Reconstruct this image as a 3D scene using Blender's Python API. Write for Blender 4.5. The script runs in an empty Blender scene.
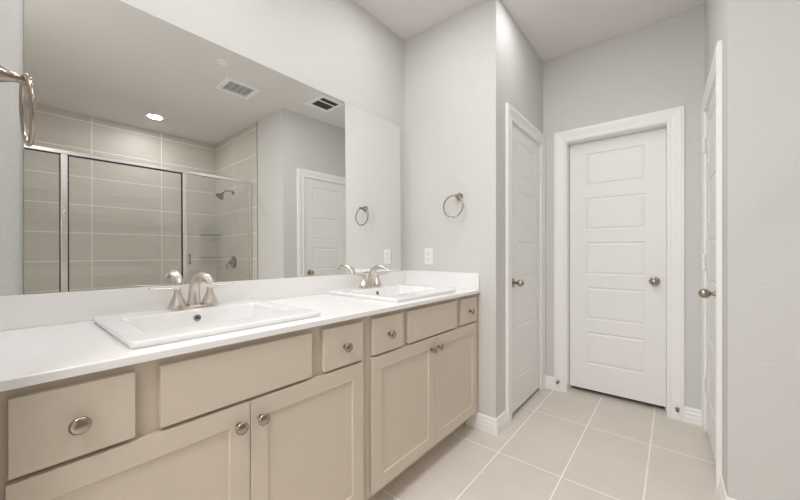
import bpy, bmesh, math, random
from mathutils import Vector, Matrix
random.seed(7)
S = bpy.context.scene
PI = math.pi
R = math.radians

# ------------------------------------------------------------------ camera, world, lights, exposure
CAM = Vector((1.586, 0.0, 1.131))
YAW = R(39.52)
cd = bpy.data.cameras.new('camera')
cam = bpy.data.objects.new('camera', cd)
S.collection.objects.link(cam)
cam.location = CAM
cam.rotation_euler = (PI / 2, 0, YAW)
cd.sensor_width = 36
cd.lens = 36 * 332.9 / 800
cd.shift_y = 2.7 / 800
cd.clip_start = 0.01
S.camera = cam

w = bpy.data.worlds.new('world')
S.world = w
w.use_nodes = True
w.node_tree.nodes['Background'].inputs[0].default_value = (0.02, 0.02, 0.02, 1)
w.node_tree.nodes['Background'].inputs[1].default_value = 0.2

S.view_settings.view_transform = 'Standard'
S.view_settings.look = 'None'
S.view_settings.gamma = 1
S.view_settings.use_curve_mapping = False
S.view_settings.exposure = 0.06
S.cycles.diffuse_bounces = 10
S.cycles.glossy_bounces = 8
S.cycles.transparent_max_bounces = 12
S.cycles.max_bounces = 16
S.cycles.sample_clamp_indirect = 40

LIGHT = (1.0, 0.99, 1.0)


def disc_lamp(name, x, y, z, size, power):
    d = bpy.data.lights.new(name, 'AREA')
    d.shape = 'DISK'
    d.size = size
    d.energy = power
    d.color = LIGHT
    o = bpy.data.objects.new(name, d)
    S.collection.objects.link(o)
    o.location = (x, y, z)
    return o


ZC = 2.743
disc_lamp('ceiling_can_or_fill', 0.42, 1.46, ZC - .006, 0.16, 1.6)
disc_lamp('ceiling_can_or_fill', 0.62, 0.22, ZC - .006, 0.16, 6.6)
disc_lamp('ceiling_can_or_fill', 1.00, 1.16, ZC - .006, 0.18, 6.5)  # added mid-room fill for the hall and cabinet fronts, not a known fixture
disc_lamp('ceiling_can_or_fill', 1.00, 2.08, ZC - .006, 0.15, 2.5)  # extra lamp added out of view to brighten the hall
disc_lamp('ceiling_can_or_fill', 1.10, -0.80, ZC - .006, 1.00, 44)  # large soft fill added behind the viewer, not a known lamp
d = bpy.data.lights.new('rear_fill_light', 'AREA')      # added fill light behind the viewer, shining in through a made-up window
d.shape = 'RECTANGLE'
d.size, d.size_y = 1.6, 1.6
d.energy = 30
d.color = (1.0, 0.99, 0.98)
o = bpy.data.objects.new('rear_fill_light', d)
S.collection.objects.link(o)
o.location = (0.90, -2.40, 1.55)
o.rotation_euler = (R(90), 0, 0)                        # emits towards +Y

# ------------------------------------------------------------------ dimensions
YL = -0.018      # wing wall face
Y2 = 1.977       # cross wall face
X1 = 0.7290      # hall left wall face
Y3 = 2.94        # hall back wall face
XF = 1.738       # right wall at back corner
SK = R(1.2)      # right wall is slightly out of square
YS = 1.965       # shower end wall face
XB = 3.58        # shower back wall face
XG = 2.48        # shower glass plane
ZT = 0.8945      # countertop top


# ------------------------------------------------------------------ material helpers
def nodes_of(name):
    m = bpy.data.materials.new(name)
    m.use_nodes = True
    nt = m.node_tree
    return m, nt, nt.nodes['Principled BSDF']


def paint(name, col, rough=.6, bump=0, scale=120, spec=.5, coat=0):
    m, nt, b = nodes_of(name)
    b.inputs['Base Color'].default_value = (*col, 1)
    b.inputs['Roughness'].default_value = rough
    b.inputs['Specular IOR Level'].default_value = spec
    b.inputs['Coat Weight'].default_value = coat
    if bump:
        tc = nt.nodes.new('ShaderNodeTexCoord')
        n = nt.nodes.new('ShaderNodeTexNoise')
        n.inputs['Scale'].default_value = scale
        n.inputs['Detail'].default_value = 3
        bp = nt.nodes.new('ShaderNodeBump')
        bp.inputs['Strength'].default_value = bump
        bp.inputs['Distance'].default_value = .004
        nt.links.new(tc.outputs['Object'], n.inputs['Vector'])
        nt.links.new(n.outputs['Fac'], bp.inputs['Height'])
        nt.links.new(bp.outputs['Normal'], b.inputs['Normal'])
    return m


def metal(name, col, rough):
    m, nt, b = nodes_of(name)
    b.inputs['Base Color'].default_value = (*col, 1)
    b.inputs['Metallic'].default_value = 1
    b.inputs['Roughness'].default_value = rough
    return m


def emit(name, col, s):
    m, nt, b = nodes_of(name)
    b.inputs['Base Color'].default_value = (.8, .8, .8, 1)
    b.inputs['Emission Color'].default_value = (*col, 1)
    b.inputs['Emission Strength'].default_value = s
    return m


def tile_mat(name, axes, origin, size, mortar, c1, c2, cm, rough, streak):
    """stacked rectangular tiles; axes picks the two object axes of the surface"""
    m, nt, b = nodes_of(name)
    N, L = nt.nodes, nt.links
    tc = N.new('ShaderNodeTexCoord')
    sp = N.new('ShaderNodeSeparateXYZ')
    L.new(tc.outputs['Object'], sp.inputs[0])
    cb = N.new('ShaderNodeCombineXYZ')
    for k in range(2):
        s = N.new('ShaderNodeMath')
        s.operation = 'SUBTRACT'
        L.new(sp.outputs[axes[k]], s.inputs[0])
        s.inputs[1].default_value = origin[k]
        L.new(s.outputs[0], cb.inputs[k])
    br = N.new('ShaderNodeTexBrick')
    br.offset = 0
    br.squash = 1
    br.inputs['Scale'].default_value = 1
    br.inputs['Brick Width'].default_value = size[0]
    br.inputs['Row Height'].default_value = size[1]
    br.inputs['Mortar Size'].default_value = mortar
    br.inputs['Mortar Smooth'].default_value = .2
    br.inputs['Bias'].default_value = 0
    L.new(cb.outputs[0], br.inputs['Vector'])
    nz = N.new('ShaderNodeTexNoise')
    nz.inputs['Scale'].default_value = 3
    nz.inputs['Detail'].default_value = 6
    nz.inputs['Roughness'].default_value = .6
    mp = N.new('ShaderNodeMapping')
    mp.inputs['Scale'].default_value = streak
    L.new(tc.outputs['Object'], mp.inputs['Vector'])
    L.new(mp.outputs[0], nz.inputs['Vector'])
    mx = N.new('ShaderNodeMix')
    mx.data_type = 'RGBA'
    mx.inputs[6].default_value = (*c1, 1)
    mx.inputs[7].default_value = (*c2, 1)
    L.new(nz.outputs['Fac'], mx.inputs[0])
    L.new(mx.outputs[2], br.inputs['Color1'])
    L.new(mx.outputs[2], br.inputs['Color2'])
    br.inputs['Mortar'].default_value = (*cm, 1)
    L.new(br.outputs['Color'], b.inputs['Base Color'])
    b.inputs['Roughness'].default_value = rough
    bp = N.new('ShaderNodeBump')
    bp.inputs['Strength'].default_value = .35
    bp.inputs['Distance'].default_value = .0015
    bp.invert = True
    L.new(br.outputs['Fac'], bp.inputs['Height'])
    L.new(bp.outputs['Normal'], b.inputs['Normal'])
    return m


def clear_glass(name, tint, edge=0.0):
    m, nt, b = nodes_of(name)
    N, L = nt.nodes, nt.links
    N.remove(b)
    out = [n for n in N if n.type == 'OUTPUT_MATERIAL'][0]
    t = N.new('ShaderNodeBsdfTransparent')
    t.inputs[0].default_value = (*tint, 1)
    g = N.new('ShaderNodeBsdfGlossy')
    g.inputs['Roughness'].default_value = 0.0
    lw = N.new('ShaderNodeLayerWeight')
    pw = N.new('ShaderNodeMath')
    pw.operation = 'POWER'
    pw.inputs[1].default_value = 5
    L.new(lw.outputs['Facing'], pw.inputs[0])
    f = N.new('ShaderNodeMath')
    f.operation = 'MULTIPLY_ADD'
    f.inputs[1].default_value = .96
    f.inputs[2].default_value = .04
    L.new(pw.outputs[0], f.inputs[0])
    mx = N.new('ShaderNodeMixShader')
    L.new(f.outputs[0], mx.inputs[0])
    L.new(t.outputs[0], mx.inputs[1])
    L.new(g.outputs[0], mx.inputs[2])
    L.new(mx.outputs[0], out.inputs[0])
    return m


M = {}
M['wall'] = paint('wall_paint', (.640, .638, .623), .75, .4, 70)
M['ceil'] = paint('ceiling_paint', (.76, .745, .73), .85, .15, 90)
M['white'] = paint('white_trim_paint', (.87, .87, .86), .35)
M['door'] = paint('white_door_paint', (.83, .83, .82), .38)
M['cab'] = paint('greige_cabinet_paint', (.625, .55, .462), .42)
M['cabin'] = paint('greige_cabinet_frame', (.575, .505, .42), .5)
M['quartz'] = paint('white_quartz', (.88, .87, .865), .16)
M['porc'] = paint('white_porcelain', (.88, .88, .88), .07, coat=.3)
M['nickel'] = metal('brushed_nickel', (.69, .63, .57), .33)
M['bronze'] = metal('dark_brushed_nickel', (.40, .345, .29), .24)
M['alu'] = metal('polished_aluminium', (.86, .85, .84), .22)
M['dark'] = paint('dark_gasket', (.02, .02, .02), .5)
M['void'] = paint('dark_void', (.015, .014, .013), .9)
M['mirror'] = metal('mirror_silver', (.92, .93, .915), 0.0)
M['plastic'] = paint('white_plastic', (.82, .815, .80), .3)
M['slot'] = paint('slot_shadow', (.06, .055, .05), .6)
M['glass'] = clear_glass('shower_glass', (.975, .98, .977))
M['shelfglass'] = clear_glass('shelf_glass', (.78, .86, .82))
M['lens'] = emit('lamp_lens', LIGHT, 135)
M['stoprubber'] = paint('grey_rubber', (.18, .17, .16), .5)
M['floor'] = tile_mat('floor_tile', ('X', 'Y'), (.8150 - .3305 * 8, 1.8120 - .64 * 8), (.3305, .64), .0042,
                      (.61, .562, .505), (.77, .715, .655), (.92, .89, .85), .42, (1.2, 1.2, 1.2))
TC1, TC2, TCM = (.53, .497, .452), (.65, .612, .56), (.88, .86, .83)
M['tile_b'] = tile_mat('shower_tile_back', ('Y', 'Z'), (.6385 - .668 * 6, 2.036 - .316 * 10), (.668, .316), .0042,
                       TC1, TC2, TCM, .48, (1, 1, 6))
M['tile_e'] = tile_mat('shower_tile_end', ('X', 'Z'), (2.990 - .668 * 6, 2.036 - .316 * 10), (.668, .316), .0042,
                       TC1, TC2, TCM, .48, (1, 1, 6))


# ------------------------------------------------------------------ mesh helpers
def box(bm, x0, x1, y0, y1, z0, z1):
    v = [bm.verts.new((x, y, z)) for x in (x0, x1) for y in (y0, y1) for z in (z0, z1)]
    for f in ((0, 1, 3, 2), (4, 6, 7, 5), (0, 4, 5, 1), (2, 3, 7, 6), (0, 2, 6, 4), (1, 5, 7, 3)):
        bm.faces.new([v[i] for i in f])
    return v


def obox(bm, fn, u0, u1, v0, v1, t0, t1):
    """box in a wall frame: fn(u, v, t) -> world"""
    v = [bm.verts.new(fn(a, b, c)) for a in (u0, u1) for b in (v0, v1) for c in (t0, t1)]
    for f in ((0, 1, 3, 2), (4, 6, 7, 5), (0, 4, 5, 1), (2, 3, 7, 6), (0, 2, 6, 4), (1, 5, 7, 3)):
        bm.faces.new([v[i] for i in f])


def bridge(bm, loops, close=True, cap0=False, cap1=False):
    vs = [[bm.verts.new(p) for p in l] for l in loops]
    n = len(vs[0])
    for a, b in zip(vs, vs[1:]):
        for i in range(n if close else n - 1):
            j = (i + 1) % n
            bm.faces.new((a[i], a[j], b[j], b[i]))
    if cap0:
        bm.faces.new(vs[0][::-1])
    if cap1:
        bm.faces.new(vs[-1])
    return vs


def lathe(bm, prof, org=(0, 0, 0), axis=(0, 0, 1), seg=28):
    """prof: (radius, height) pairs along axis; ends are capped"""
    ax = Vector(axis).normalized()
    q = Vector((0, 0, 1)).rotation_difference(ax)
    o = Vector(org)
    loops = []
    for r, h in prof:
        r = max(r, 1e-5)
        loops.append([o + q @ Vector((r * math.cos(2 * PI * i / seg), r * math.sin(2 * PI * i / seg), h)) for i in range(seg)])
    bridge(bm, loops, True, True, True)


def sweep(bm, pts, rad, side=None, seg=14, closed=False):
    """tube along pts; rad is a list of (a, b): a along side, b across; side fixed vector or None"""
    P = [Vector(p) for p in pts]
    n = len(P)
    loops = []
    for i in range(n):
        if closed:
            t = (P[(i + 1) % n] - P[i - 1]).normalized()
        else:
            t = (P[min(i + 1, n - 1)] - P[max(i - 1, 0)]).normalized()
        s = Vector(side) if side is not None else (Vector((0, 0, 1)) if abs(t.z) < .9 else Vector((1, 0, 0)))
        s = (s - t * s.dot(t)).normalized()
        b = t.cross(s)
        ra, rb = rad[i] if isinstance(rad, list) else rad
        loops.append([P[i] + s * (ra * math.cos(2 * PI * k / seg)) + b * (rb * math.sin(2 * PI * k / seg)) for k in range(seg)])
    if closed:
        loops.append(loops[0])
        bridge(bm, loops, True)
        bmesh.ops.remove_doubles(bm, verts=bm.verts, dist=1e-6)
    else:
        bridge(bm, loops, True, True, True)


def spline(ctrl, n):
    """Catmull-Rom through control tuples of any length"""
    out = []
    c = [ctrl[0]] + list(ctrl) + [ctrl[-1]]
    m = len(ctrl) - 1
    for i in range(m):
        p0, p1, p2, p3 = c[i], c[i + 1], c[i + 2], c[i + 3]
        for k in range(n):
            t = k / n
            out.append(tuple(.5 * (2 * b + (cc - a) * t + (2 * a - 5 * b + 4 * cc - d) * t * t + (3 * b - a - 3 * cc + d) * t ** 3)
                             for a, b, cc, d in zip(p0, p1, p2, p3)))
    out.append(tuple(ctrl[-1]))
    return out


def rrect(x0, x1, y0, y1, r, z, n=6):
    pts = []
    for cx, cy, a0 in ((x1 - r, y1 - r, 0), (x0 + r, y1 - r, 90), (x0 + r, y0 + r, 180), (x1 - r, y0 + r, 270)):
        for k in range(n + 1):
            a = R(a0 + 90 * k / n)
            pts.append((cx + r * math.cos(a), cy + r * math.sin(a), z))
    return pts


def panel_slab(bm, fn, u0, u1, v0, v1, panels, prof, thick):
    """slab whose front (t=0) carries one column of moulded panels; prof: (inset, depth)"""
    def q(*p):
        bm.faces.new([bm.verts.new(fn(*a)) for a in p])
    pu0, pu1 = panels[0][0], panels[0][1]
    vb = [v0] + [x for p in sorted(panels, key=lambda p: p[2]) for x in (p[2], p[3])] + [v1]
    us = [u0, pu0, pu1, u1]
    for i in range(3):
        for j in range(len(vb) - 1):
            if i == 1 and j % 2 == 1:
                a, b, c, d = us[1], us[2], vb[j], vb[j + 1]
                prev = (0, 0)
                for ins, dep in prof:
                    p0, p1 = prev, (ins, dep)
                    A = [(a + p0[0], c + p0[0]), (b - p0[0], c + p0[0]), (b - p0[0], d - p0[0]), (a + p0[0], d - p0[0])]
                    B = [(a + p1[0], c + p1[0]), (b - p1[0], c + p1[0]), (b - p1[0], d - p1[0]), (a + p1[0], d - p1[0])]
                    for k in range(4):
                        l = (k + 1) % 4
                        q((*A[k], -p0[1]), (*A[l], -p0[1]), (*B[l], -p1[1]), (*B[k], -p1[1]))
                    prev = p1
                q(*[(x, y, -prev[1]) for x, y in B])
            else:
                q((us[i], vb[j], 0), (us[i + 1], vb[j], 0), (us[i + 1], vb[j + 1], 0), (us[i], vb[j + 1], 0))
    q((u0, v0, -thick), (u0, v1, -thick), (u1, v1, -thick), (u1, v0, -thick))
    q((u0, v0, 0), (u0, v0, -thick), (u1, v0, -thick), (u1, v0, 0))
    q((u0, v1, 0), (u1, v1, 0), (u1, v1, -thick), (u0, v1, -thick))
    q((u0, v0, 0), (u0, v1, 0), (u0, v1, -thick), (u0, v0, -thick))
    q((u1, v0, 0), (u1, v0, -thick), (u1, v1, -thick), (u1, v1, 0))
    bmesh.ops.remove_doubles(bm, verts=bm.verts, dist=1e-6)


def obj(name, bm, m, parent=None, off=None, smooth=None, bevel=0, seg=2):
    bmesh.ops.recalc_face_normals(bm, faces=bm.faces)
    if off is not None:
        bmesh.ops.translate(bm, verts=bm.verts, vec=-Vector(off))
    me = bpy.data.meshes.new(name)
    bm.to_mesh(me)
    bm.free()
    me.materials.append(m)
    if smooth:
        for p in me.polygons:
            p.use_smooth = True
        me.set_sharp_from_angle(angle=R(smooth))
    o = bpy.data.objects.new(name, me)
    S.collection.objects.link(o)
    if parent:
        o.parent = parent
    elif off is not None:
        o.location = off
    if bevel:
        b = o.modifiers.new('bevel', 'BEVEL')
        b.width = bevel
        b.segments = seg
        b.limit_method = 'ANGLE'
        b.angle_limit = R(40)
    return o


def tag(o, label, cat, group=None):
    o['label'] = label
    o['category'] = cat
    if group:
        o['group'] = group
    return o


def thing(name, label, cat, loc=(0, 0, 0), rotz=0, group=None):
    o = bpy.data.objects.new(name, None)
    S.collection.objects.link(o)
    o.empty_display_size = .05
    o.location = loc
    o.rotation_euler = (0, 0, rotz)
    return tag(o, label, cat, group)


def struct(name, bm, m, **k):
    o = obj(name, bm, m, **k)
    if o.parent is None:
        o['kind'] = 'structure'
    return o


def copy_tree(o, parent=None):
    c = o.copy()
    S.collection.objects.link(c)
    if parent:
        c.parent = parent
    for ch in list(o.children):
        copy_tree(ch, c)
    return c


def BM():
    return bmesh.new()


# ------------------------------------------------------------------ wall frames: fn(u along, v up, t out of the wall into the room)
def f_cross(u, v, t): return Vector((u, Y2 - t, v))
def f_hall(u, v, t): return Vector((X1 + t, u, v))
def f_back(u, v, t): return Vector((u, Y3 - t, v))


def f_right(u, v, t):   # u measured from the back corner towards the viewer
    return Vector((XF + u * math.sin(SK) - t * math.cos(SK), Y3 - u * math.cos(SK) - t * math.sin(SK), v))


def f_send(u, v, t): return Vector((u, YS - t, v))
def f_left(u, v, t): return Vector((t, u, v))


# ------------------------------------------------------------------ shell
ULEN = (Y3 - YS) / math.cos(SK)
DH = 2.023                       # door opening head
LD = (2.222, 2.852)              # left hall door opening (Y)
BD = (0.912, 1.544)              # back door opening (X)
RD = (0.083, 0.713)              # right door opening (u from back corner)

bm = BM(); box(bm, -.12, 3.75, -2.35, 3.25, -.1, 0)
struct('floor', bm, M['floor'])
bm = BM(); box(bm, -.12, 3.75, -2.35, 3.25, ZC, ZC + .1)
struct('ceiling', bm, M['ceil'])

bm = BM(); box(bm, -.12, 0, -2.35, Y2 + .12, 0, ZC)
struct('wall_left', bm, M['wall'])
bm = BM(); box(bm, 0, X1 - .1, Y2, Y2 + .1, 0, ZC)
struct('wall_end', bm, M['wall'])


def wall_opening(name, fn, u0, u1, o0, o1, th):
    bm = BM()
    obox(bm, fn, u0, o0, 0, ZC, -th, 0)
    obox(bm, fn, o1, u1, 0, ZC, -th, 0)
    obox(bm, fn, o0, o1, DH + .012, ZC, -th, 0)
    return struct(name, bm, M['wall'])


bm = BM()
obox(bm, f_hall, Y2, LD[0] - .012, 0, ZC, -.1, 0)
obox(bm, f_hall, LD[1] + .012, Y3, 0, ZC, -.1, 0)
obox(bm, f_hall, LD[0] - .012, LD[1] + .012, DH + .012, ZC, -.1, 0)
struct('wall_hall_left', bm, M['wall'])
wall_opening('wall_back', f_back, X1 - .1, XF + .1, BD[0] - .012, BD[1] + .012, .15)
wall_opening('wall_right', f_right, 0, ULEN, RD[0] - .012, RD[1] + .012, .1)

XR = XF + (Y3 - YS) * math.tan(SK)
bm = BM(); box(bm, XR + .002, 2.335, YS, YS + .1, 0, ZC)
struct('wall_right_return', bm, M['wall'])
XT = 2.335
bm = BM(); box(bm, XT, XB + .1, YS - .002, YS + .1, 0, ZC)
struct('wall_shower_end', bm, M['tile_e'])
bm = BM(); box(bm, XB, XB + .1, -.47, YS, 0, ZC)
struct('wall_shower_back', bm, M['tile_b'])
bm = BM(); box(bm, XR, XB, -.47, -.37, 0, ZC)
struct('wall_shower_near', bm, M['tile_e'])
bm = BM(); box(bm, XR, XR + .1, -2.25, -.47, 0, ZC)
struct('wall_rear_right', bm, M['wall'])
bm = BM()
box(bm, -.02, .15, -2.35, -2.25, 0, ZC); box(bm, 1.65, XR + .1, -2.35, -2.25, 0, ZC)
box(bm, .15, 1.65, -2.35, -2.25, 0, .80); box(bm, .15, 1.65, -2.35, -2.25, 2.30, ZC)  # opening invented to let the added fill light in
struct('wall_rear', bm, M['wall'])
bm = BM()
for a in ((.15, .20, .80, 2.30), (1.60, 1.65, .80, 2.30), (.20, 1.60, .80, .85), (.20, 1.60, 2.25, 2.30), (.20, 1.60, 1.53, 1.57)):
    box(bm, a[0], a[1], -2.33, -2.28, a[2], a[3])
wf = struct('added_window_1', bm, M['white'])  # unseen window, made up to go with the rear fill light
bm = BM(); box(bm, .20, 1.60, -2.308, -2.302, .85, 2.25)
obj('added_window_pane', bm, M['glass'], wf)
bm = BM(); box(bm, 0, X1, YL - .12, YL, 0, ZC)
struct('wall_wing', bm, M['wall'])
# metal edge strip where the shower tile stops
bm = BM(); box(bm, XT - .006, XT, YS - .006, YS, 0, ZC)
struct('trim_4', bm, M['bronze'])
# shower curb
bm = BM(); box(bm, XG - .06, XG + .06, -.37, YS - .002, 0, .11)
struct('trim_5', bm, M['tile_e'], bevel=.004)

# ---- baseboards
BB = [(0, 0), (.015, 0), (.015, .042), (.0125, .047), (.0125, .066), (.009, .072), (.009, .088), (.005, .098), (0, .1)]


def baseboard(name, paths):
    """paths: list of point lists (floor points already on the wall faces, with outward normals)"""
    bm = BM()
    for pts in paths:
        loops = []
        n = len(pts)
        P = [Vector((*p, 0)) for p in pts]
        for i in range(n):
            ns = []
            if i > 0:
                d = (P[i] - P[i - 1]).normalized(); ns.append(Vector((d.y, -d.x, 0)))
            if i < n - 1:
                d = (P[i + 1] - P[i]).normalized(); ns.append(Vector((d.y, -d.x, 0)))
            nn = ns[0] if len(ns) == 1 else (ns[0] + ns[1]) / (1 + ns[0].dot(ns[1]))
            loops.append([P[i] + nn * t + Vector((0, 0, z)) for t, z in BB])
        bridge(bm, loops, True, True, True)
    return struct(name, bm, M['white'])


CW = .088
# paths run so that the room lies to the right of the direction of travel
baseboard('baseboard_end', [[(.530, Y2), (X1, Y2), (X1, LD[0] - CW)]])
baseboard('baseboard_back', [[(X1, Y3), (BD[0] - CW, Y3)], [(BD[1] + CW, Y3), (XF, Y3)]])
a = f_right(RD[1] + CW, 0, 0)
baseboard('baseboard_right', [[(a.x, a.y), (XR, YS), (2.33, YS)]])
baseboard('baseboard_rear', [[(X1, YL), (X1, YL - .12), (0, YL - .12)], [(0, YL - .12), (0, -2.25)][::-1],
                             [(XR, -2.25), (0, -2.25)], [(XR, -.47), (XR, -2.25)]])

# ---- casings and jambs: one trim per door
CP = [(0.000, 0), (0.000, .009), (.006, .012), (.016, .012), (.020, .0085), (.030, .010), (.052, .016), (.066, .019),
      (.074, .019), (.078, .016), (.088, .016), (.088, 0)]


def casing(name, fn, o0, o1, jd, stop_t):
    bm = BM()
    g = .004
    loops = []
    for wd, t in CP:
        wd += g
        loops.append([fn(o0 - wd, 0, t), fn(o0 - wd, DH + wd, t), fn(o1 + wd, DH + wd, t), fn(o1 + wd, 0, t)])
    vs = bridge(bm, loops, False)
    for k in (0, 3):
        bm.faces.new([l[k] for l in vs])
    # jamb lining and stops
    obox(bm, fn, o0 - .012, o0, 0, DH + .012, -jd, .001)
    obox(bm, fn, o1, o1 + .012, 0, DH + .012, -jd, .001)
    obox(bm, fn, o0, o1, DH, DH + .012, -jd, .001)
    s0, s1 = stop_t
    obox(bm, fn, o0, o0 + .010, 0, DH, s0, s1)
    obox(bm, fn, o1 - .010, o1, 0, DH, s0, s1)
    obox(bm, fn, o0, o1, DH - .010, DH, s0, s1)
    return struct(name, bm, M['white'])


casing('trim_1', f_hall, LD[0], LD[1], .1, (-.085, -.043))
casing('trim_2', f_back, BD[0], BD[1], .15, (-.150, -.121))
casing('trim_3', f_right, RD[0], RD[1], .1, (-.085, -.043))

PZ = [(.238, .498), (.597, .857), (.955, 1.215), (1.311, 1.571), (1.668, 1.926)]
PROF = [(.004, .0045), (.009, .006), (.013, .006), (.024, .0015)]


def knob_parts(parent, fn, u, v, t0, col, off):
    """rosette, neck and egg of a door knob"""
    o = fn(u, v, t0)
    ax = fn(u, v, t0 + 1) - o
    bm = BM()
    lathe(bm, [(.0325, 0), (.0325, .003), (.030, .0065), (.022, .009), (.013, .011)], o, ax)
    lathe(bm, [(.011, .009), (.0095, .02), (.0105, .027), (.013, .031)], o, ax)
    n = 14
    lathe(bm, [(.0245 * math.sin(PI * (.08 + .92 * k / n)) ** .9 if k < n else 0, .028 + .047 * (1 - math.cos(PI * (.08 + .92 * k / n))) / 2 * 1.0) for k in range(n + 1)], o, ax)
    k = obj('door_knob', bm, M['bronze'], parent, off, smooth=50)
    k['label'] = 'brushed nickel egg shaped door knob'
    return k


def door(name, fn, o0, o1, t, hinge_u, knob_u, thick=.035, zb=.020, sign=1):
    bm = BM()
    g = .003
    cu = (o0 + o1) / 2
    p0, p1 = cu - .193, cu + .193
    panel_slab(bm, lambda a, b, c: fn(a, b, c + t), o0 + g, o1 - g, zb, DH - g, [(p0, p1, z0, z1) for z0, z1 in PZ], PROF, thick)
    base = fn(cu, 0, t)
    d = struct(name, bm, M['door'], off=base)
    knob_parts(d, fn, knob_u, .924, t, M['bronze'], base)
    if hinge_u is not None:
        for z in (.298, 1.072, 1.815):
            bm = BM()
            c = fn(hinge_u, z - .045, t + .0125)
            pr = [(.0045, -.007), (.0065, -.003), (.0065, 0)]
            for j in range(5):
                pr += [(.0095, .018 * j + .0008), (.0095, .018 * j + .0165), (.0062, .018 * j + .0168), (.0062, .018 * j + .0178)]
            lathe(bm, pr + [(.0065, .091), (.0065, .094), (.0045, .098)], c, (0, 0, 1), 14)
            obox(bm, fn, min(hinge_u, hinge_u - .03 * sign), max(hinge_u, hinge_u - .03 * sign), z - .045, z + .045, t, t + .002)
            h = obj('hinge', bm, M['white'], d, base, smooth=40)
            h['label'] = 'white painted butt hinge'
    return d


door('door_1', f_hall, LD[0], LD[1], -.002, LD[1] - .001, 2.264, zb=.027)
door('door_2', f_back, BD[0], BD[1], -.085, None, 1.474, zb=.035)
door('door_3', f_right, RD[0], RD[1], -.002, RD[0] + .001, RD[1] - .066, zb=.027, sign=-1)


def door_stop(x, z, label):
    t = thing('door_stop', label, 'door stop', (x, Y3 - .018, z), 0, 'door stops on the far casing')
    bm = BM(); lathe(bm, [(.011, 0), (.011, .004), (.006, .006), (.006, .03)], (0, 0, 0), (0, -1, 0), 16)
    obj('stem', bm, M['bronze'], t, smooth=40)
    bm = BM(); lathe(bm, [(.0095, .028), (.0105, .032), (.0105, .04), (.008, .044)], (0, 0, 0), (0, -1, 0), 16)
    obj('rubber_tip', bm, M['stoprubber'], t, smooth=40)


door_stop(BD[0] - .058, .080, 'small grey door stop low on the left casing of the far door')
door_stop(BD[1] + .056, .080, 'small grey door stop low on the right casing of the far door')

# ------------------------------------------------------------------ vanity
XFF, XFR = .598, .617      # face frame front, door/drawer front face
KN_BM = None


def make_knob_mesh():
    bm = BM()
    lathe(bm, [(.0095, 0), (.0095, .002), (.0065, .004), (.0060, .013), (.009, .017), (.0155, .019), (.0168, .0215), (.0162, .024),
               (.0145, .0255), (.0138, .025), (.011, .0265), (.006, .0278), (0, .0282)], (0, 0, 0), (1, 0, 0), 28)
    bmesh.ops.recalc_face_normals(bm, faces=bm.faces)
    me = bpy.data.meshes.new('knob')
    bm.to_mesh(me); bm.free()
    me.materials.append(M['bronze'])
    for p in me.polygons:
        p.use_smooth = True
    me.set_sharp_from_angle(angle=R(45))
    return me


KNOB = make_knob_mesh()


def cab_knob(parent, base, y, z):
    k = bpy.data.objects.new('knob', KNOB)
    S.collection.objects.link(k)
    k.parent = parent
    k.location = Vector((XFR, y, z)) - Vector(base)
    k.scale = (1.08, 1.08, 1.08)
    k['label'] = 'brushed nickel round knob'
    return k


def f_front(u, v, t): return Vector((XFR + t, u, v))


def cabinet(label, y0, y1, drawers, false, doors):
    base = (0.3, (y0 + y1) / 2, 0)
    t = thing('vanity_cabinet', label, 'vanity cabinet', base, 0, 'vanity cabinets under the white countertop')
    bm = BM()
    ztop = .8735
    box(bm, .002, XFF - .019, y0, y0 + .016, .102, ztop)
    box(bm, .002, XFF - .019, y1 - .016, y1, .102, ztop)
    box(bm, .002, XFF - .019, y0 + .016, y1 - .016, .102, .118)
    box(bm, .002, .010, y0 + .016, y1 - .016, .118, ztop)
    obj('carcass', bm, M['cabin'], t, base)
    bm = BM()
    box(bm, XFF - .019, XFF, y0, y1, .102, ztop)
    obj('face_frame', bm, M['cabin'], t, base)
    bm = BM(); box(bm, .502, .520, y0, y1, 0, .102)
    obj('toe_kick', bm, M['cabin'], t, base)
    for a, b in drawers:
        bm = BM(); box(bm, XFF + .001, XFR, a, b, .701, .853)
        d = obj('drawer', bm, M['cab'], t, base, bevel=.0012)
        cab_knob(d, base, (a + b) / 2, .774)
    bm = BM(); box(bm, XFF + .001, XFR, false[0], false[1], .701, .853)
    obj('false_drawer_front', bm, M['cab'], t, base, bevel=.0012)
    for i, (a, b) in enumerate(doors):
        bm = BM()
        panel_slab(bm, f_front, a, b, .122, .691, [(a + .056, b - .056, .122 + .058, .691 - .058)], [(.0015, .0065)], .018)
        d = obj('door', bm, M['cab'], t, base, bevel=.0012, seg=1)
        cab_knob(d, base, b - .032 if i == 0 else a + .030, .632)
    return t


cabinet('greige vanity cabinet nearest the viewer, at the left end of the vanity', YL + .002, .970,
        [(.014, .206), (.256, .696)][:1] + [(.749, .941)], (.256, .696), [(.011, .4765), (.4795, .943)])
cabinet('greige vanity cabinet against the far end wall, beside the tiled floor', .971, Y2 - .002,
        [(1.003, 1.197), (1.7465, 1.944)], (1.242, 1.689), [(1.000, 1.462), (1.465, 1.940)])

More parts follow.
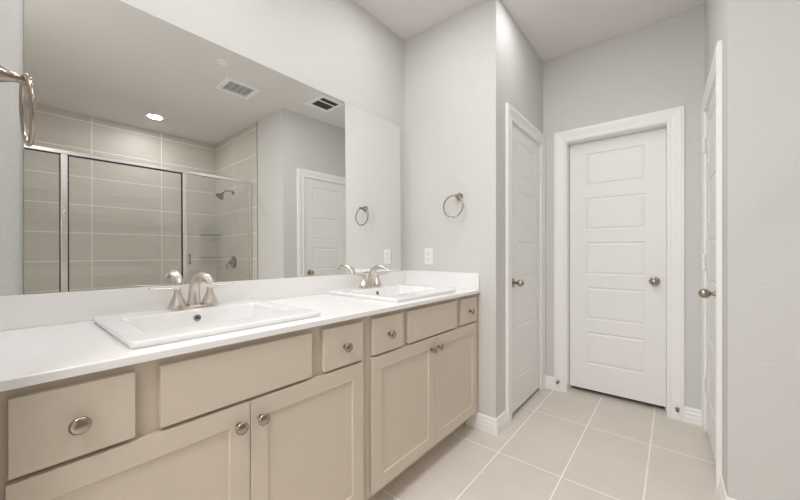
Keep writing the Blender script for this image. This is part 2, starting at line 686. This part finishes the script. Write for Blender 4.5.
# countertop with two sink cutouts
SC = (.488, 1.486)        # sink centres along the wall
XE = .628
ct = thing('countertop', 'long white quartz countertop with backsplash on the greige vanity cabinets', 'countertop', (.3, .98, .8735))
bm = BM()
xs = [.001, .12, .50, XE]
ys = [YL + .001, SC[0] - .255, SC[0] + .255, SC[1] - .255, SC[1] + .255, Y2 - .001]
for i in range(3):
    for j in range(5):
        if i == 1 and j in (1, 3):
            continue
        bm.faces.new([bm.verts.new(p) for p in ((xs[i], ys[j], ZT), (xs[i + 1], ys[j], ZT), (xs[i + 1], ys[j + 1], ZT), (xs[i], ys[j + 1], ZT))])
bmesh.ops.remove_doubles(bm, verts=bm.verts, dist=1e-6)
r = bmesh.ops.extrude_face_region(bm, geom=bm.faces[:])
bmesh.ops.translate(bm, verts=[v for v in r['geom'] if isinstance(v, bmesh.types.BMVert)], vec=(0, 0, -.0205))
obj('slab', bm, M['quartz'], ct, (.3, .98, .8735), bevel=.0025)
ZS = .9995
bm = BM(); box(bm, .001, .020, YL + .001, Y2 - .001, ZT, ZS)
obj('backsplash', bm, M['quartz'], ct, (.3, .98, .8735), bevel=.002)
for a, b in ((YL + .001, YL + .018), (Y2 - .020, Y2 - .001)):
    bm = BM(); box(bm, .0205, .622, a, b, ZT, ZS)
    obj('side_splash', bm, M['quartz'], ct, (.3, .98, .8735), bevel=.002)


# sinks
RIM = .0185


def make_sink():
    t = thing('bathroom_sink', '', 'sink', (0, 0, ZT), 0, 'drop-in sinks in the white countertop')
    bm = BM()
    o = (.058, .572, -.282, .282)
    i_ = (.172, .462, -.222, .222)

    def L(rect, ins, r, z):
        return rrect(rect[0] + ins, rect[1] - ins, rect[2] + ins, rect[3] - ins, r, z)
    h = RIM
    loops = [L(o, .010, .010, .0005), L(o, .004, .011, .001), L(o, .003, .011, .006), L(o, .0005, .012, .008), L(o, 0, .012, .0095),
             L(o, 0, .012, h - .004), L(o, .0012, .011, h - .0012), L(o, .004, .010, h), L(o, .007, .008, h),
             L(i_, -.010, .020, h), L(i_, -.006, .018, h), L(i_, -.002, .017, h - .001), L(i_, .0005, .017, h - .004), L(i_, .002, .018, h - .010), L(i_, .010, .024, -.03), L(i_, .026, .032, -.085),
             L(i_, .045, .04, -.105), L(i_, .075, .04, -.112), L(i_, .115, .025, -.115)]
    bridge(bm, loops, True, False, True)
    obj('basin', bm, M['porc'], t, smooth=35)
    bm = BM()
    lathe(bm, [(.006, 0), (.0125, .0005), (.013, .002), (.011, .004), (.006, .003)], (.1795, 0, -.012), (1, 0, .22), 24)
    ov = obj('overflow_ring', bm, M['bronze'], t, smooth=50)
    ov['label'] = 'small nickel overflow ring'
    bm = BM(); lathe(bm, [(.0065, .002), (.0065, .0033)], (.1795, 0, -.012), (1, 0, .22), 20)
    obj('overflow_hole', bm, M['slot'], ov)
    bm = BM(); lathe(bm, [(.031, -.1155), (.031, -.113), (.026, -.1115), (.024, -.1125), (.020, -.109), (0, -.107)], (.317, 0, 0), (0, 0, 1), 24)
    obj('drain', bm, M['nickel'], t, smooth=50)
    return t


s1 = make_sink()
s1['label'] = 'white rectangular drop-in sink nearest the viewer, in front of the shower reflection'
s1.location = (0, SC[0], ZT)
s2 = copy_tree(s1)
s2['label'] = 'white rectangular drop-in sink at the far end, below the wall outlet'
s2.location = (0, SC[1], ZT)


# faucets
def make_faucet():
    t = thing('bathroom_faucet', '', 'faucet', (0, 0, 0), 0, 'two-handle nickel faucets')
    bm = BM()
    lo = [rrect(-.025, .025, -.080, .080, .0249, 0), rrect(-.025, .025, -.080, .080, .0249, .006), rrect(-.023, .023, -.078, .078, .0229, .009)]
    bridge(bm, lo, True, True, True)
    obj('base_plate', bm, M['nickel'], t, smooth=40)
    # spout: flat wide arch
    ctrl = [(-.004, .008, .0265, .024), (-.003, .028, .0240, .021), (.000, .058, .0205, .018), (.010, .090, .019, .016), (.032, .115, .019, .0145),
            (.066, .130, .0195, .013), (.104, .131, .019, .011), (.138, .121, .0165, .0085), (.160, .110, .012, .006)]
    sp = spline(ctrl, 5)
    bm = BM()
    sweep(bm, [(p[0], 0, p[1]) for p in sp], [(p[2], p[3]) for p in sp], side=(0, 1, 0), seg=20)
    s = obj('spout', bm, M['nickel'], t, smooth=60)
    bm = BM(); lathe(bm, [(.0085, 0), (.0085, .006)], (.146, 0, .105), (.35, 0, .94), 16)
    obj('aerator', bm, M['bronze'], s, smooth=40)
    for sg in (-1, 1):
        bm = BM()
        lathe(bm, [(.0325, .006), (.0315, .0165), (.0305, .0175), (.0290, .0180), (.0295, .0188), (.0255, .028), (.0200, .040), (.0155, .052),
                   (.0128, .062), (.0122, .070), (.0118, .076), (.009, .080), (0, .0815)], (0, (.058 * sg), 0), (0, 0, 1), 28)
        h = obj('handle', bm, M['nickel'], t, smooth=35)
        lv = spline([(.0, .0, .074, .0120, .0065), (.003, .018, .0785, .0115, .0050), (.008, .045, .081, .0105, .0036), (.013, .072, .0845, .0095, .003),
                     (.016, .092, .089, .0075, .0022)], 4)
        bm = BM()
        sweep(bm, [(p[0], sg * (.058 + p[1]), p[2]) for p in lv], [(p[3], p[4]) for p in lv], side=(1, 0, 0), seg=14)
        obj('lever', bm, M['nickel'], h, smooth=60)
    return t


f1 = make_faucet()
f1['label'] = 'nickel two-handle faucet on the sink nearest the viewer'
f1.location = (.104, .503, ZT + RIM)
f2 = copy_tree(f1)
f2['label'] = 'nickel two-handle faucet on the far sink near the end wall'
f2.location = (.104, 1.506, ZT + RIM)

# ------------------------------------------------------------------ mirror (hung a touch out of true)
bm = BM()


def mx(y, z): return .0115 + .008 * y - .007 * (z - 1.0)


z0, z1, ya, yb = ZS + .001, 2.062, .055, 1.900
F = [(mx(y, z), y, z) for y, z in ((ya, z0), (yb, z0), (yb, z1), (ya, z1))]
Bk = [(max(p[0] - .006, .001), p[1], p[2]) for p in F]
bridge(bm, [Bk, F], True, True, False)
bm.faces.new([bm.verts.new(p) for p in F])
bmesh.ops.remove_doubles(bm, verts=bm.verts, dist=1e-6)
tag(obj('wall_mirror', bm, M['mirror'], off=(0.006, .98, z0)), 'large frameless wall mirror above the white backsplash', 'mirror')


# ------------------------------------------------------------------ towel rings
def make_ring(cx):
    t = thing('towel_ring', '', 'towel ring', (0, 0, 0), 0, 'nickel towel rings')
    bm = BM()
    lathe(bm, [(.0255, 0), (.0255, .004), (.0240, .010), (.0205, .018), (.0150, .029), (.0105, .040), (.0088, .049), (.0098, .055), (.0105, .062), (.0092, .068), (0, .070)],
          (0, 0, 0), (0, 1, 0), 24)
    obj('post', bm, M['bronze'], t, smooth=40)
    bm = BM()
    n = 56
    rr = .0725
    sweep(bm, [(cx + rr * math.sin(2 * PI * k / n), .060 - .004 * math.cos(2 * PI * k / n), -.070 + rr * math.cos(2 * PI * k / n)) for k in range(n)],
          (.0048, .0048), side=(0, 1, 0), seg=12, closed=True)
    obj('ring', bm, M['bronze'], t, smooth=60)
    return t


r1 = make_ring(.016)
r1['label'] = 'nickel towel ring on the end wall above the outlet'
r1.location = (.474, Y2, 1.507)
r1.rotation_euler = (0, 0, PI)
r2 = copy_tree(r1)
r2['label'] = 'nickel towel ring at the left edge, seen edge-on in front of the mirror'
r2.location = (.470, YL, 1.515)
r2.rotation_euler = (0, 0, 0)
[c for c in r2.children if c.name.startswith('ring')][0].rotation_euler = (0, 0, R(3))

# ------------------------------------------------------------------ outlet
t = thing('wall_outlet', 'white duplex outlet on the end wall above the side splash', 'outlet', (.226, Y2, 1.105))
bm = BM(); box(bm, -.037, .037, -.006, 0, -.059, .059)
obj('cover_plate', bm, M['plastic'], t, bevel=.002)
for dz in (-.0205, .0205):
    bm = BM()
    lp = rrect(-.0165, .0165, -.0145, .0145, .010, 0)
    bridge(bm, [[(p[0], -.006, p[1] + dz) for p in lp], [(p[0], -.0075, p[1] + dz) for p in lp]], True, False, True)
    rc = obj('receptacle', bm, M['plastic'], t)
    bm = BM()
    box(bm, -.0075, -.0055, -.0080, -.0074, dz - .002, dz + .007)
    box(bm, .0055, .0075, -.0080, -.0074, dz - .001, dz + .006)
    lathe(bm, [(.0026, .0074), (.0026, .0080)], (0, 0, dz - .008), (0, -1, 0), 10)
    obj('slots', bm, M['slot'], rc)
bm = BM(); lathe(bm, [(.003, .006), (.003, .007)], (0, 0, 0), (0, -1, 0), 12)
obj('screw', bm, M['plastic'], t)

# ------------------------------------------------------------------ shower
sh = thing('shower_enclosure', 'framed glass shower enclosure with silver posts, reflected in the mirror', 'shower', (XG, .8, .11))
so = (XG, .8, .11)
YA, YB = -.368, YS - .004
P1, P2 = (.309, .351), (1.216, 1.253)
HB, HT = 2.012, 2.046
bm = BM(); box(bm, XG - .020, XG + .020, YA, YB, HB, HT)
obj('header_rail', bm, M['alu'], sh, so, bevel=.004)
bm = BM(); box(bm, XG - .022, XG + .022, YA, YB, .1105, .135)
obj('bottom_track', bm, M['alu'], sh, so, bevel=.003)
for a, b in (P1, P2):
    bm = BM(); box(bm, XG - .018, XG + .018, a, b, .135, HB)
    obj('post', bm, M['alu'], sh, so, bevel=.003)
for a, b in ((YA, YA + .03), (YB - .034, YB - .012), (YB - .010, YB)):
    bm = BM(); box(bm, XG - .016, XG + .016, a, b, .135, HB)
    obj('wall_jamb', bm, M['alu'], sh, so, bevel=.003)
for a, b in ((YA + .03, P1[0]), (P2[1], YB - .034)):
    bm = BM(); box(bm, XG - .004, XG + .004, a, b, .135, HB)
    obj('glass_panel', bm, M['glass'], sh, so)
bm = BM(); box(bm, XG - .004, XG + .004, P1[1] + .009, P2[0] - .009, .145, HB - .009)
dr = obj('glass_door', bm, M['glass'], sh, so)
bm = BM()
for (a, b) in ((P1[1], P1[1] + .009), (P2[0] - .009, P2[0])):
    box(bm, XG - .008, XG + .008, a, b, .137, HB - .001)
box(bm, XG - .008, XG + .008, P1[1] + .009, P2[0] - .009, HB - .010, HB - .001)
obj('gasket', bm, M['dark'], dr, so)
bm = BM()
box(bm, XG - .007, XG + .007, P1[0] - .008, P1[0] - .0005, .137, HB - .001)
box(bm, XG - .007, XG + .007, YA + .03, P1[0] - .008, HB - .008, HB - .001)
obj('panel_gasket', bm, M['dark'], sh, so)
bm = BM()
box(bm, XG - .040, XG - .032, P2[1] + .012, P2[1] + .030, 1.04, 1.15)
box(bm, XG - .040, XG - .004, P2[1] + .016, P2[1] + .026, 1.05, 1.06)
box(bm, XG - .040, XG - .004, P2[1] + .016, P2[1] + .026, 1.13, 1.14)
obj('handle', bm, M['bronze'], sh, so, bevel=.002)

# shower head
t = thing('showerhead', 'nickel shower head on a bent arm, on the tiled end wall of the shower', 'shower head', (2.995, YS - .002, 1.975))
bm = BM(); lathe(bm, [(.030, 0), (.030, .003), (.022, .010), (.013, .014)], (0, 0, 0), (0, -1, 0), 24)
obj('flange', bm, M['bronze'], t, smooth=40)
sp = spline([(0, .005, 0), (0, -.05, .012), (0, -.10, .006), (0, -.135, -.028)], 6)
bm = BM(); sweep(bm, sp, (.0085, .0085), side=(1, 0, 0), seg=14)
obj('arm', bm, M['bronze'], t, smooth=60)
bm = BM(); lathe(bm, [(.012, -.01), (.014, .008), (.018, .018), (.040, .042), (.052, .058), (.053, .068), (.048, .072), (0, .0725)], (0, -.135, -.028), (0, -.62, -.78), 28)
obj('head', bm, M['bronze'], t, smooth=40)

t = thing('shower_valve', 'nickel shower valve with lever on the tiled wall below the shower head', 'shower valve', (2.995, YS - .002, 1.045))
bm = BM(); lathe(bm, [(.085, 0), (.085, .004), (.078, .010), (.035, .014), (.030, .020)], (0, 0, 0), (0, -1, 0), 32)
obj('plate', bm, M['bronze'], t, smooth=40)
bm = BM(); lathe(bm, [(.027, .015), (.025, .045), (.022, .058), (0, .060)], (0, 0, 0), (0, -1, 0), 24)
obj('hub', bm, M['bronze'], t, smooth=40)
bm = BM(); sweep(bm, spline([(0, -.045, 0), (.03, -.062, -.012), (.055, -.068, -.045), (.06, -.066, -.085)], 5), (.009, .0075), side=(0, 1, 0), seg=12)
obj('lever', bm, M['bronze'], t, smooth=60)


def corner_shelf(z, label):
    bm = BM()
    d = .215
    c = (XB - .002, YS - .004)
    arc = [c] + [(c[0] - d * (1 - k / 10) + .0 - .02 * math.sin(PI * k / 10), c[1] - d * (k / 10) - .02 * math.sin(PI * k / 10)) for k in range(11)]
    bridge(bm, [[(p[0], p[1], z) for p in arc], [(p[0], p[1], z + .009) for p in arc]], True, True, True)
    tag(obj('corner_shelf', bm, M['shelfglass'], off=(c[0] - .08, c[1] - .08, z)), label, 'shelf', 'glass corner shelves in the shower')


corner_shelf(1.425, 'upper glass corner shelf inside the tiled shower')
corner_shelf(1.110, 'lower glass corner shelf inside the tiled shower')

# ------------------------------------------------------------------ ceiling fittings seen in the mirror
t = thing('recessed_light', 'lit round recessed ceiling light over the shower', 'ceiling light', (3.061, 1.118, ZC))
bm = BM(); lathe(bm, [(.092, 0), (.092, -.003), (.084, -.007), (.070, -.004), (.068, -.001)], (0, 0, 0), (0, 0, 1), 40)
obj('trim_ring', bm, M['white'], t, smooth=40)
bm = BM(); lathe(bm, [(.067, -.0015), (.067, -.0045), (.06, -.0055), (0, -.006)], (0, 0, 0), (0, 0, 1), 40)
obj('lens', bm, M['lens'], t, smooth=40)

t = thing('exhaust_fan_grille', 'white square exhaust fan grille on the ceiling with fine dark slots', 'vent', (1.680, 1.455, ZC))
bm = BM()
for a in ((-.140, -.098, -.155, .155), (.098, .140, -.155, .155), (-.098, .098, -.155, -.115), (-.098, .098, .115, .155)):
    box(bm, a[0], a[1], a[2], a[3], -.018, -.0005)
obj('frame', bm, M['white'], t, bevel=.003)
bm = BM(); box(bm, -.098, .098, -.115, .115, -.003, -.0005)
obj('backing', bm, M['slot'], t)
for k in range(13):
    x = -.098 + .196 * (k + .5) / 13
    bm = BM(); box(bm, x - .0020, x + .0020, -.115, .115, -.0115, -.0095)
    obj('slat', bm, M['white'], t)
for y in (-.058, 0, .058):
    bm = BM(); box(bm, -.098, .098, y - .0012, y + .0012, -.009, -.005)
    obj('rib', bm, M['white'], t)

t = thing('air_register', 'white ceiling air register with two dark louvred openings', 'vent', (1.330, 2.205, ZC))
bm = BM()
for a in ((-.150, -.108, -.150, .150), (.100, .150, -.150, .150), (-.108, .100, -.150, -.095), (-.108, .100, .110, .150), (-.040, -.022, -.095, .110)):
    box(bm, a[0], a[1], a[2], a[3], -.010, -.0005)
obj('frame', bm, M['white'], t, bevel=.002)
bm = BM(); box(bm, -.108, .100, -.095, .110, -.0025, -.0005)
obj('duct', bm, M['void'], t)
for x0, x1, n in ((-.108, -.040, 4), (-.022, .100, 7)):
    for k in range(n):
        x = x0 + (x1 - x0) * (k + .5) / n
        bm = BM()
        bm.faces.new([bm.verts.new(p) for p in ((x - .003, -.095, -.0030), (x - .003, .110, -.0030), (x + .003, .110, -.0085), (x + .003, -.095, -.0085))])
        q = bmesh.ops.extrude_face_region(bm, geom=bm.faces[:])
        bmesh.ops.translate(bm, verts=[v for v in q['geom'] if isinstance(v, bmesh.types.BMVert)], vec=(.001, 0, 0))
        obj('louver', bm, M['slot'], t)

bm = BM(); lathe(bm, [(.044, 0), (.044, -.004), (.041, -.007), (.020, -.0085), (0, -.009)], (0, 0, 0), (0, 0, 1), 36)
o = obj('ceiling_cover_disc', bm, M['white'], smooth=40)
o.location = (1.344, 1.178, ZC - .0003)
tag(o, 'small round cover disc on the ceiling beside the fan grille', 'ceiling cover')
